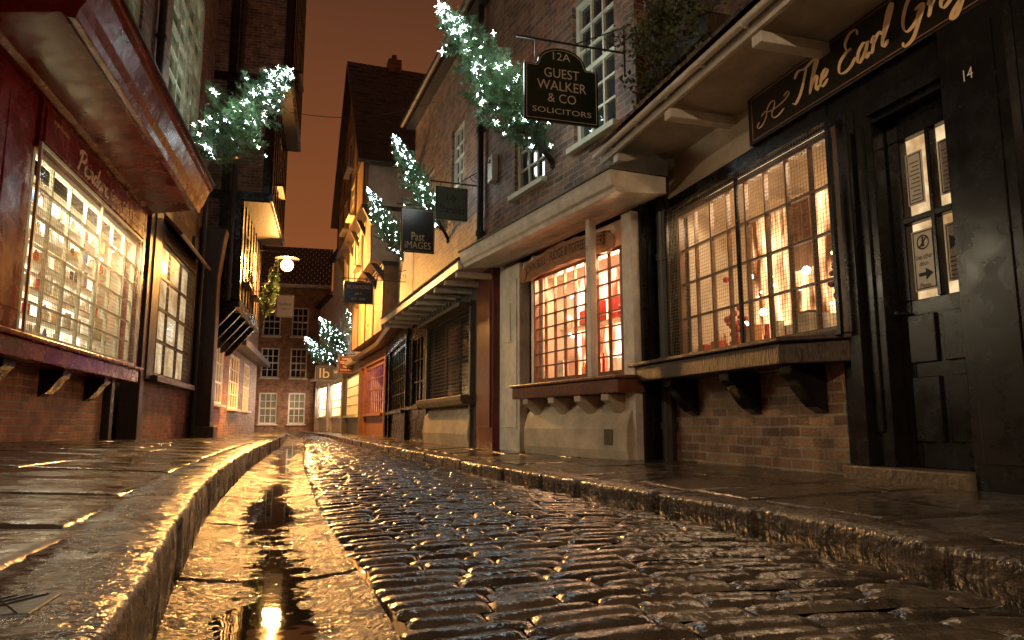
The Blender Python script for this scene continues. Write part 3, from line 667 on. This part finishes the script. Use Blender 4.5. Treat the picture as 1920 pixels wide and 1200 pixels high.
def slope(m,s0,z0,s1,z1,y0,y1,t=.1):
    L=math.hypot(s1-s0,z1-z0); nx,nz=-(z1-z0)/L*t,(s1-s0)/L*t
    if nz<0:nx,nz=-nx,-nz
    m.ext([(s0,z0),(s1,z1),(s1+nx,z1+nz),(s0+nx,z0+nz)],y0,y1,'y')
slope(m,-.3,6.95,3.0,11.15,-3.6,.22); slope(m,6.33,6.95,3.02,11.15,-3.6,.22)
for j in range(20):
    a=j/20; s=-.3+3.3*a; z=6.95+4.2*a; 
    x=-3.6+(j%2)*.12
    while x<.2:
        dd=rnd.uniform(0,.02); m.ext([(s-.09-dd,z+.055+dd*.6),(s+.1,z+.31),(s+.13,z+.27),(s-.05,z+.02)],x,min(.22,x+.23),'y'); x+=.24
m.obj("roof",TG,TILE)
m=M(); m.box(2.8,3.2,-1.4,-1.0,10.9,11.5); m.cyl((3,-1.2,11.5),(3,-1.2,11.7),.1,.08); m.obj("chimney",TG,BRICK_D)

TE=thing("end_brick_house","brick townhouse with rows of white sash windows closing the lane","building",(-.5,38),xdir=(-1,0))
WE=[]
for a,b in((4.72,3.9),(3.37,2.5),(1.9,1.05)):
    for z0,z1 in((.45,2.0),(2.75,4.25),(4.85,6.35)): WE.append((5.5-a,5.5-b,z0,z1))
m=M(); m.wall(-.3,7.5,0,7.5,WE,-.25,0); m.obj("wall",TE,brickmat("lane_end_brick",(.32,.16,.08),(.2,.1,.06),(.25,.18,.12)))
for i,q in enumerate(WE): window(TE,*q,-.04,3,4,WHITE,(DARKPANE if i%3 else CURTAIN),.07,.035,.05,True,sash=True)
m=M(); m.box(-.3,7.5,-4,-.4,0,7.4); m.obj("rear_block",TE,BLACK)
m=M(); tiles(m,-.3,7.5,.25,7.5,-3,10.2,.3,.3); m.obj("roof",TE,TILE)
m=M(); m.box(-.3,7.5,0,.22,7.38,7.5); m.cyl((-.3,.28,7.46),(7.5,.28,7.46),.06,.06,8); m.obj("gutter",TE,WHITE)
m=M(); m.box(4.1,4.9,-.0,.06,.0,2.2); m.obj("door",TE,BLACK,bevel=.01)

# ------------------------------------------------------------------ left side : local x = -Y
def LT(name,label,x=-2.9): return thing(name,label,"building",(x,0),xdir=(0,-1))
TL=LT("gift_shop_building","glossy red gift shop with mesh covered bay and deep cornice")
def YB(m,a,b,*r): m.box(-b,-a,*r)
m=M(); m.box(-10.45,-3,-.25,0,0,1.0); m.obj("brick_base",TL,BRICK_R)
m=M()
YB(m,5.4,6.85,.0,.3,1.2,3.32); YB(m,10.35,10.6,.0,.34,1.2,3.32); YB(m,6.3,6.8,.3,.31,1.4,3.1)
YB(m,3,5.4,-.2,.02,.9,3.4)
YB(m,6.85,10.35,.0,.34,2.86,3.32)
m.obj("shopfront",TL,RED,bevel=.008)
m=M(); YB(m,5.3,10.65,.0,.36,1.0,1.16); YB(m,5.26,10.7,.0,.41,1.162,1.205); m.obj("sill",TL,RED,bevel=.01)
for y in(7.0,8.4,9.8): corbel(TL,-y,.24,.22,.72,1.0,BLACK)
PG=glow("gift_shop_glow",(1,.76,.42),(1,.93,.68),2.6,3,.45,1.4)
w=window(TL,-10.35,-6.85,1.21,2.86,.3,7,6,CREAMP,GLASS,.05,.02,.05,False)
display(TL,-10.3,-6.9,1.22,2.86,.24,.36,PG,6,150,100,(1,.86,.58),.10,31,(1,3,1,.8,1,5),tilt=50)
m=M(); r2=random.Random(4)
for i in range(5): m.sphere((-r2.uniform(7,10.2),.12,r2.uniform(2.3,2.75)),.045,8,6)
m.obj("spot_lamps",TL,bulbmat("gift_lamp",(1,.9,.7),7),kind="stuff")
grille(TL,-10.38,-6.83,1.22,2.88,.36,.042,.0026,.03,posts=(-8.6,),mat=WIRE,fmat=CREAMP)
m=M(); YB(m,6.9,10.45,.34,.36,2.93,3.25); F=m.obj("fascia_sign",TL,RED,bevel=.006)
script_lettering(F,"Pandora",-7.7,2.98,.366,1.05,.21,GOLD,bold=1.4)
lettering(F,"Games, Gifts & Souvenirs",-9.6,3.06,.366,1.5,.15,GOLD)
lettering(F,"to the Shambles",-7.25,3.18,.366,.4,.045,GOLD)
m=M()
m.ext([(.0,3.32),(.36,3.32),(.42,3.34),(.9,3.42),(.94,3.38),(1.0,3.38),(1.02,3.45),(1.06,3.52),(1.12,3.7),(1.16,3.72),(1.16,3.8),(0,3.86)],-10.6,-5.5,'x')
m.obj("cornice",TL,RED,bevel=.01)
m=M(); m.ext([(0,3.862),(1.18,3.802),(1.18,3.83),(0,4.05)],-10.63,-5.47,'x'); m.obj("cornice_roof",TL,LEAD)
m=M(); YB(m,10.6,10.75,-.2,.06,.1,3.5); YB(m,11.95,12.2,-.2,.08,.1,3.9); YB(m,10.6,12.2,-.2,.05,2.5,2.65); YB(m,10.45,12.2,-.25,.0,2.65,3.9); YB(m,3,10.5,-.25,-.02,3.3,4.0); m.obj("timber_frame",TL,TIMBER,bevel=.008)
m=M(); YB(m,10.75,11.95,-.4,-.35,.2,2.5); YB(m,10.9,11.8,-.35,-.33,.4,1.2); YB(m,10.9,11.8,-.35,-.33,1.35,2.3); m.obj("door",TL,BLACK,bevel=.006)
UW=[(-10.9,-9.2,5.3,7.8),(-7.6,-6.0,5.3,7.8)]
m=M(); m.wall(-12.2,-2,3.95,11.5,UW,-.25,0); m.obj("upper_wall",TL,BRICK_D)
CURL=glow("green_curtain_glow",(.45,.52,.26),(.75,.8,.48),.16,1.5)
for q in UW: window(TL,*q,-.04,4,6,CREAMP,CURL,.09,.04,.06,True,sash=True)
pipe(TL,-11.7,.08,4.6,11.5,.06)
m=M(); m.box(-12.2,-2,-3.5,-.45,0,11.4); m.obj("rear_block",TL,BLACK)

TM=LT("timber_shop_building","brick and dark timber shop with tall shuttered window")
m=M(); m.box(-16.3,-12.2,-.25,0,0,1.15); m.obj("brick_base",TM,BRICK_R)
m=M(); YB(m,12.2,12.65,-.2,.1,1.15,3.9); YB(m,15.65,16.3,-.2,.06,1.15,4.3); YB(m,12.65,15.65,-.2,.1,3.55,3.75); YB(m,12.5,15.8,0,.2,1.12,1.22); YB(m,12.2,16.3,-.2,.0,3.75,4.3); m.obj("timber_frame",TM,TIMBER,bevel=.01)
window(TM,-15.65,-12.65,1.22,3.55,.05,3,4,TIMBER,GLASS,.07,.05,.06,False)
BL=glow("blind_glow",(1,.62,.28),(1,.78,.46),1.15,2,.6,1.2)  # blinds emit by themselves, room light is put into their material
m=M(); m.box(-15.6,-12.7,-.06,-.04,1.25,3.5); m.obj("glowing_blind",TM,BL)
grille(TM,-15.62,-12.68,1.24,3.52,.09,.09,.004,.03,mat=WIRE,fmat=TIMBER)
m=M(); m.ext([(.0,3.95),(.32,3.62),(.36,3.66),(.0,4.05)],-15.9,-12.9,'x'); m.obj("hood_board",TM,BROWNRED,bevel=.008)
UM=[(-15.6,-12.7,5.6,9.3)]
m=M(); m.wall(-16.9,-12.2,4.3,11.8,UM,-.25,0); m.obj("upper_wall",TM,BRICK_D)
for q in UM: window(TM,*q,-.03,4,8,CREAMP,CURL,.14,.05,.08,True,sash=True)
m=M(); m.box(-16.9,-12.2,-3.5,-.45,0,11.6); m.obj("rear_block",TM,BLACK)
pipe(TM,-16.15,.12,.2,6,.05)
t=thing("timber_post","massive weathered oak corner post standing on pavement","post",(-2.9,0),xdir=(0,-1))
m=M(); m.ext([(0,.1),(.46,.1),(.43,.5),(.42,3.6),(.5,4.4),(.55,4.7),(0,4.7)],-16.85,-16.4,'x'); m.obj("oak_upright",t,TIMBER,bevel=.03)
m=M(); m.box(-16.9,-16.35,0,.52,.05,.4); m.obj("stone_pad",t,STONE,bevel=.02)

TJ=LT("jettied_timber_house","tall dark timber framed house jettying out over the lane")
m=M(); m.wall(-21.5,-16.9,.0,3.2,[(-20.8,-18,.95,2.6)],-.2,0); m.obj("ground_floor_wall",TJ,BRICK_R)
window(TJ,-20.8,-18,.95,2.6,.02,6,3,WHITE,GLASS,.07,.05,.05,True)
m=M(); m.box(-20.8,-18,-.15,-.13,.95,2.6); m.obj("glowing_blind",TJ,BL)
m=M(); m.box(-21.5,-17.2,-3,.7,3.2,5.6); m.box(-21.5,-17.2,-3,1.3,5.72,8.5); m.box(-21.5,-17.2,-3,1.65,8.62,15); m.obj("jettied_storeys",TJ,BRICK_D)
m=M(); m.box(-21.48,-17.22,.7,.75,3.28,5.48); m.box(-21.48,-17.22,1.3,1.35,5.8,8.4); m.box(-21.48,-17.22,1.65,1.7,8.7,15)
m.box(-21.49,-17.21,.72,1.34,5.58,5.6); m.box(-21.49,-17.21,1.32,1.69,8.49,8.515); m.obj("darkening_panels",TJ,DARKWALL)  # dark sheets laid over fronts and undersides to keep lamplight from showing
m=M()
for y,a,b in((.75,3.2,5.6),(1.35,5.72,8.5),(1.7,8.62,15)):
    YB(m,17.15,21.55,-.5,y+.05,a-.12,a+.08)
    for k in range(8):
        yy=17.25+k*.6; YB(m,yy-.08,yy+.08,y,y+.03,a+.08,b)
    for x in(-.2,.35,y-.1): m.box(-17.2,-17.15,x-.09,x+.09,a,b)
    m.box(-17.2,-17.16,-.5,y,(a+b)/2-.08,(a+b)/2+.08)
for k in range(5):
    yy=17.3+k*1.0; m.ext([(0,2.3),(.12,2.35),(.7,3.05),(.7,3.12),(0,3.12)],-yy-.07,-yy+.07,'x')
m.obj("timber_frame",TJ,BLACK,bevel=.01)
for q,yy in(((-18.6,-17.9,3.8,5.0),.78),((-20.4,-19.7,3.8,5.0),.78),((-19.6,-18.6,6.5,7.8),1.38),((-19.6,-18.6,9.6,11),1.73)): window(TJ,*q,yy,3,4,TIMBER,DARKPANE,.06,.03,.05,True)
pipe(TJ,-17.05,.55,3.2,11,.06)

TK=LT("far_side_shops","low shuttered shop with pale boards near lane end")
m=M(); m.wall(-30,-21.5,.0,7.2,[(-27.5,-25.8,.9,2.5),(-24.5,-22.2,.9,2.5),(-24,-22.8,3.8,5.2),(-27.4,-26.2,3.8,5.2)],-.2,0); m.obj("wall",TK,BRICK_D)
for q in((-27.5,-25.8,.9,2.5),(-24.5,-22.2,.9,2.5)):
    window(TK,*q,.0,4,4,WHITE,GLASS,.06,.03,.05,True)
    m=M(); m.box(q[0],q[1],-.3,-.28,q[2],q[3]); m.obj("glowing_backdrop",TK,WARM)
for q in((-24,-22.8,3.8,5.2),(-27.4,-26.2,3.8,5.2)): window(TK,*q,-.04,4,4,CREAMP,DARKPANE,.06,.03,.05,True)
m=M(); m.ext([(0,2.7),(.5,2.66),(.5,2.85),(0,3.1)],-30,-21.5,'x'); m.obj("pentice",TK,TIMBER)
m=M(); m.box(-30,-21.5,-3,-.5,0,7.1); m.obj("rear_block",TK,BLACK)
m=M(); tiles(m,-30,-21.5,.25,7.2,-2.6,9.6,.3,.3); m.obj("roof",TK,TILE)
m=M(); m.box(-38,-30,-4,-1.2,0,7); m.obj("rear_wing",TK,BRICK_D)

# ------------------------------------------------------------------ hanging signs
def hang(name,label,pos,xd,w,h,board,texts,tmat,arm,topshape=None,thick=.035):
    t=thing(name,label,"sign",(pos[0],pos[1]),z=pos[2],xdir=xd,group="hanging shop signs")
    m=M()
    P=topshape or [(-w/2,-h/2),(w/2,-h/2),(w/2,h/2),(-w/2,h/2)]
    m.ext(P,-thick/2,thick/2,'y'); b=m.obj("sign_board",t,board,bevel=.005)
    m=M(); n=len(P); cx=sum(p[0] for p in P)/n; cz=sum(p[1] for p in P)/n
    if topshape: cx,cz=0,0
    Q=[(cx+(p[0]-cx)*.94,cz+(p[1]-cz)*.94) for p in P]
    for a,c in zip(Q,Q[1:]+Q[:1]): m.cyl((a[0],-thick/2-.001,a[1]),(c[0],-thick/2-.001,c[1]),.003,.003,4)
    m.obj("border_line",b,tmat)
    for tx,z,tw,th,sh in texts: lettering(b,tx,0,z,-thick/2-.003,tw,th,tmat,'face',sh)
    m=M(); zt=max(p[1] for p in P)+.07
    m.tube([(-w/2-.08 if arm>0 else w/2+.08,0,zt),(arm,0,zt)],.011); m.tube([(arm,0,zt+.3),(arm,0,zt-.25)],.012)
    m.tube([(arm,0,zt+.28),(w*.2,0,zt+.01)],.007)
    for x in(-w*.35,w*.35): m.tube([(x,0,zt),(x,0,h/2-.02)],.005)
    sp=[(arm-.1-.12*math.exp(-k*.12)*math.cos(k*.55),0,zt+.13-.1*math.exp(-k*.12)*math.sin(k*.55)) for k in range(20)]
    m.tube(sp,.006,5); m.obj("bracket",t,BLACKM)
    return t
k=1.24; hw=.315*k
P=[(-hw,-.3*k),(hw,-.3*k),(hw,.17*k)]
P+=[(.22*k,.17*k)]+[(.2*k*math.cos(a),(.2+.13*math.sin(a))*k) for a in [math.pi*i/12 for i in range(13)]]+[(-.22*k,.17*k),(-hw,.17*k)]
hang("hanging_sign","dark green solicitors sign with arched top and ivory letters",(2.11,6.44,3.76),(.985,.05),.63*k,.5*k,SIGNGRN,
 [("12A",.255*k,.15*k,.065*k,0),("GUEST",.11*k,.3*k,.08*k,0),("WALKER",.005,.42*k,.08*k,0),("& CO",-.1*k,.24*k,.075*k,0),("SOLICITORS",-.21*k,.5*k,.045*k,0)],IVORY,.70,P)
hang("hanging_sign","pale grey green sign on scrolled iron bracket",(1.62,10.2,3.67),(.99,.1),.49,.5,SIGNGREY,[("Lily",.08,.17,.12,.2),("Shambles",-.09,.38,.12,.2)],INK,.5)
hang("hanging_sign","black sign with dull gold uneven letters on iron bracket",(1.31,11.8,3.66),(.99,.1),.57,.75,SIGNBLK,[("Past",-.1,.22,.14,0),("iMAGES",-.25,.44,.12,0)],DULLGOLD,.62)
hang("hanging_sign","black shop sign with small white capitals",(.5,16.2,3.35),(.99,.1),.66,.5,SIGNBLK,[("W. HAMOND",.13,.52,.09,0),("JET",-.03,.18,.06,0),("EST. 1860",-.14,.3,.05,0)],DULLGOLD,1.1)
hang("hanging_sign","maroon sweet shop sign with cream letters",(.5,27,2.6),(.99,.1),.62,.62,MAROON,[("SWEET",.2,.34,.09,0),("TREASURES",.07,.52,.09,0),("The Old",-.08,.3,.08,0),("Sweet Shop",-.2,.45,.08,0)],IVORY,.4)
hang("hanging_sign","pale grey sign with large white letters",(-.32,30.6,2.52),(.99,.1),.77,.6,GREY,[("lb",0,.4,.4,0)],IVORY,.7)
t=hang("hanging_sign","white painted sign hanging from left bracket by the street lamp",(-1.23,19,3.42),(.99,.1),.42,.56,PAPER,[("SHAMBLES",.05,.3,.06,0),("gallery",-.07,.2,.06,.2)],INK,-.95)
t["label"]="white painted sign hanging from jettied timber house by street lamp"

# ------------------------------------------------------------------ bracket christmas trees
def starburst_bulb(m,c,r0,r1,r):  # bulb with emissive spikes shaped like a starburst of glare
    dirs=[Vector(v) for v in((1,0,0),(-1,0,0),(0,1,0),(0,-1,0),(0,0,1),(0,0,-1))]
    R=Matrix.Rotation(r.uniform(0,3),3,Vector((r.random()+.1,r.random(),r.random())).normalized())
    m.sphere(c,r0,6,4)
    for d in dirs:
        d=R@d; u=d.orthogonal().normalized()*r0*.25; w=d.cross(u)
        m.add([c+u,c+w,c-u,c-w,c+d*r1],[(0,1,4),(1,2,4),(2,3,4),(3,0,4)])
def tree_meshes(seed,n=180):
    r=random.Random(seed); fo=M(); li=M(); tr=M()
    tr.cyl((0,0,-.06),(0,0,.97),.018,.003,8)
    def needles(p,d,L,w):
        d=d.normalized(); k=int(L/.010)+2; ort=d.orthogonal().normalized()
        for i in range(k):
            q=p+d*L*i/k; a=r.uniform(0,6.28); side=(Matrix.Rotation(a,3,d)@ort)
            for s in(1,-1):
                tip=q+(d*.9+side*s)*w*r.uniform(.7,1.15); b=d*.0034
                fo.add([q-b,q+b,tip],[(0,1,2)])
    for i in range(n):
        t=(i/n)**.85; z=.06+.92*t; R=.23*(1-t)**.75*(.55+.45*min(1,t*8))+.012
        a=i*2.399+r.uniform(-.3,.3); R*=r.choice((.5,.8,1,1.25,1.6))
        o=Vector((math.cos(a),math.sin(a),.95+r.uniform(-.3,.5))); p=Vector((0,0,z)); 
        tr.cyl(p,p+o.normalized()*R,.004,.001,4)
        needles(p,o,R,.024)
        for k in range(5):
            f=.2+.75*k/5; q=p+o.normalized()*R*f
            d=o.normalized()+Vector((r.gauss(0,.55),r.gauss(0,.55),r.gauss(0,.35))); needles(q,d,R*.55*(1.1-f)+.015,.022)
        if i%2==0 or t>.8:
            q=p+o.normalized()*R*r.uniform(.5,1.05); s=r.choice((.5,.8,1.1,1.7))
            starburst_bulb(li,q,.0038*s,.016*s,r)
    starburst_bulb(li,Vector((0,0,1.0)),.008,.034,r)
    return fo,li,tr
LED=bulbmat("cool_white_led",(.8,.94,1),55); LEDW=bulbmat("warm_led",(1,.45,.14),3)
protos=[]
for sd in(1,2,3):
    fo,li,tr=tree_meshes(sd)
    a=fo.obj("foliage",None,NEEDLE); a["kind"]="stuff"; b=li.obj("fairy_lights",None,LED); b["kind"]="stuff"; c=tr.obj("trunk",None,BARK,smooth=True)
    h=M(); h.cyl((0,0,-.1),(0,0,.0),.03,.03,8); d=h.obj("bracket",None,BLACKM)
    protos.append((a,b,c,d))
TREES=[((2.5,7.95,3.55),(1.0,7.3,5.0),1,.98,26),((1.89,12.2,3.65),(.86,11.6,5.2),2,.88,14),((1.62,17,4.2),(.65,16.3,5.8),0,.85,9),
((1.33,21,2.7),(1.15,20,3.75),1,1.1,6),((.97,25.3,3.2),(.45,24.3,4.3),2,1.1,6),((.53,29.7,3.1),(-.54,28.5,4.5),0,1.1,10),((.13,32.4,3.0),(-1.15,31,4.0),2,1.1,10),
((-2.9,14.6,5.35),(-1.0,13.7,7.2),0,1.3,36),((-1.9,20.6,3.2),(-1.55,20.2,4.9),1,.7,0)]
for i,(b,t,k,wd,pw) in enumerate(TREES):
    lab="small spruce tree with white fairy lights on wall bracket" if pw else "small spruce tree with warm orange lights beside street lamp"
    if i==7: lab="large bushy spruce with white fairy lights on brick wall bracket"
    T=thing("christmas_tree",lab,"christmas tree",(b[0],b[1]),z=b[2],group="christmas trees on wall brackets")
    d=Vector(t)-Vector(b); L=d.length; T.rotation_mode='QUATERNION'; T.rotation_quaternion=d.to_track_quat('Z','Y'); T.scale=(L*wd,L*wd,L)
    for p in protos[k]:
        o=p.copy(); COL.objects.link(o); o.parent=T
        if p.name.startswith("fairy") and not pw:
            o.data=p.data.copy(); o.data.materials[0]=LEDW
    if pw:
        l=bpy.data.lights.new("led_glow",'POINT'); l.energy=pw*1.1; l.color=(.86,.98,.97); l.shadow_soft_size=.3
        q=Vector(b)+d*.5; q=q+Vector((-.1 if b[0]>0 else .1,-.75,-.1)); 
        o=bpy.data.objects.new("led_glow",l); COL.objects.link(o); o.parent=T
        o.location=T.rotation_quaternion.inverted()@(q-Vector(b)); o.location=(o.location.x/(L*wd),o.location.y/(L*wd),o.location.z/L)
for g in protos:
    for p in g: bpy.data.objects.remove(p)

# ------------------------------------------------------------------ street lamps
def lamp(pos,wallx,power,down,col,gcol,st,label,r=.13):
    T=thing("street_lamp",label,"street lamp",(pos[0],pos[1]),z=pos[2],xdir=(1,0),group="street lamps")
    m=M(); m.sphere((0,0,0),r,16,10); m.obj("lamp_globe",T,bulbmat("sodium_globe",gcol,st),smooth=True)
    m=M(); m.cyl((0,0,r*1.02),(0,0,r*1.5),r*1.9,r*.25,16); m.obj("light_blocking_shade",T,BLACKM)  # widened to block upward lamplight from the jetty above
    m=M(); m.cyl((0,0,r*1.5),(0,0,r*1.6+.1),.015); dx=wallx-pos[0]
    m.tube([(0,0,r*1.6+.1),(dx,0,r*1.6+.1)],.012); m.obj("bracket",T,BLACKM)
    l=bpy.data.lights.new("lamp_light",'POINT'); l.energy=power; l.color=col; l.shadow_soft_size=.06
    o=bpy.data.objects.new("lamp_light",l); COL.objects.link(o); o.parent=T; o.location=(.02,-r-.07,.02)
    if down:
        l=bpy.data.lights.new("lamp_downlight",'SPOT'); l.energy=down; l.color=col; l.shadow_soft_size=r+.03; l.spot_size=math.radians(172); l.spot_blend=.25
        o=bpy.data.objects.new("lamp_downlight",l); COL.objects.link(o); o.parent=T; o.location=(.0,-.02,-r-.05)
lamp((-1.36,21.0,4.92),-2.15,1300,3600,(1,.45,.11),(1,.52,.13),11,"glowing sodium street lamp on iron bracket of timber house",.18)
lamp((-1.6,-2.5,4.6),-2.9,1150,0,(1,.74,.46),(1,.7,.4),7,"added unseen street lamp lighting the left fronts from behind the camera",.12)
lamp((2.0,-5,4.4),3.3,450,0,(1,.72,.44),(1,.7,.4),7,"added unseen street lamp lighting the left fronts from behind the camera",.12)  # added out of view as fill light for the left facades

t=thing("overhead_cable","thin cable strung across the lane between houses","cable",(-1.2,17.3),z=7.6)
m=M(); A=Vector((0,0,.3)); B=Vector((3.2,-4.2,-.9)); pts=[A.lerp(B,i/14)+Vector((0,0,-.25*math.sin(math.pi*i/14))) for i in range(15)]
m.tube(pts,.008,5); m.obj("wire",t,BLACKM)

# ------------------------------------------------------------------ night sky and camera
w=bpy.data.worlds.new("World"); SC.world=w; w.use_nodes=True; nt=w.node_tree; nt.nodes.clear(); L=nt.links.new
o=N(nt,"ShaderNodeOutputWorld"); bg=N(nt,"ShaderNodeBackground"); L(bg.outputs[0],o.inputs[0])
tc=N(nt,"ShaderNodeTexCoord"); sp=N(nt,"ShaderNodeSeparateXYZ"); L(tc.outputs["Generated"],sp.inputs[0])
cr=N(nt,"ShaderNodeValToRGB"); L(sp.outputs[2],cr.inputs[0])
cr.color_ramp.elements[0].position=0; cr.color_ramp.elements[0].color=(.38,.11,.028,1)
cr.color_ramp.elements[1].position=.6; cr.color_ramp.elements[1].color=(.08,.031,.017,1)
L(cr.outputs[0],bg.inputs[0]); bg.inputs[1].default_value=.95
cam=bpy.data.cameras.new("camera"); cam.lens=25.3125; cam.sensor_width=36; cam.clip_end=1000; cam.clip_start=.02
c=bpy.data.objects.new("camera",cam); COL.objects.link(c); c.location=(0,0,.45); c.rotation_euler=(math.radians(98.219),0,math.radians(-13.997)); SC.camera=c
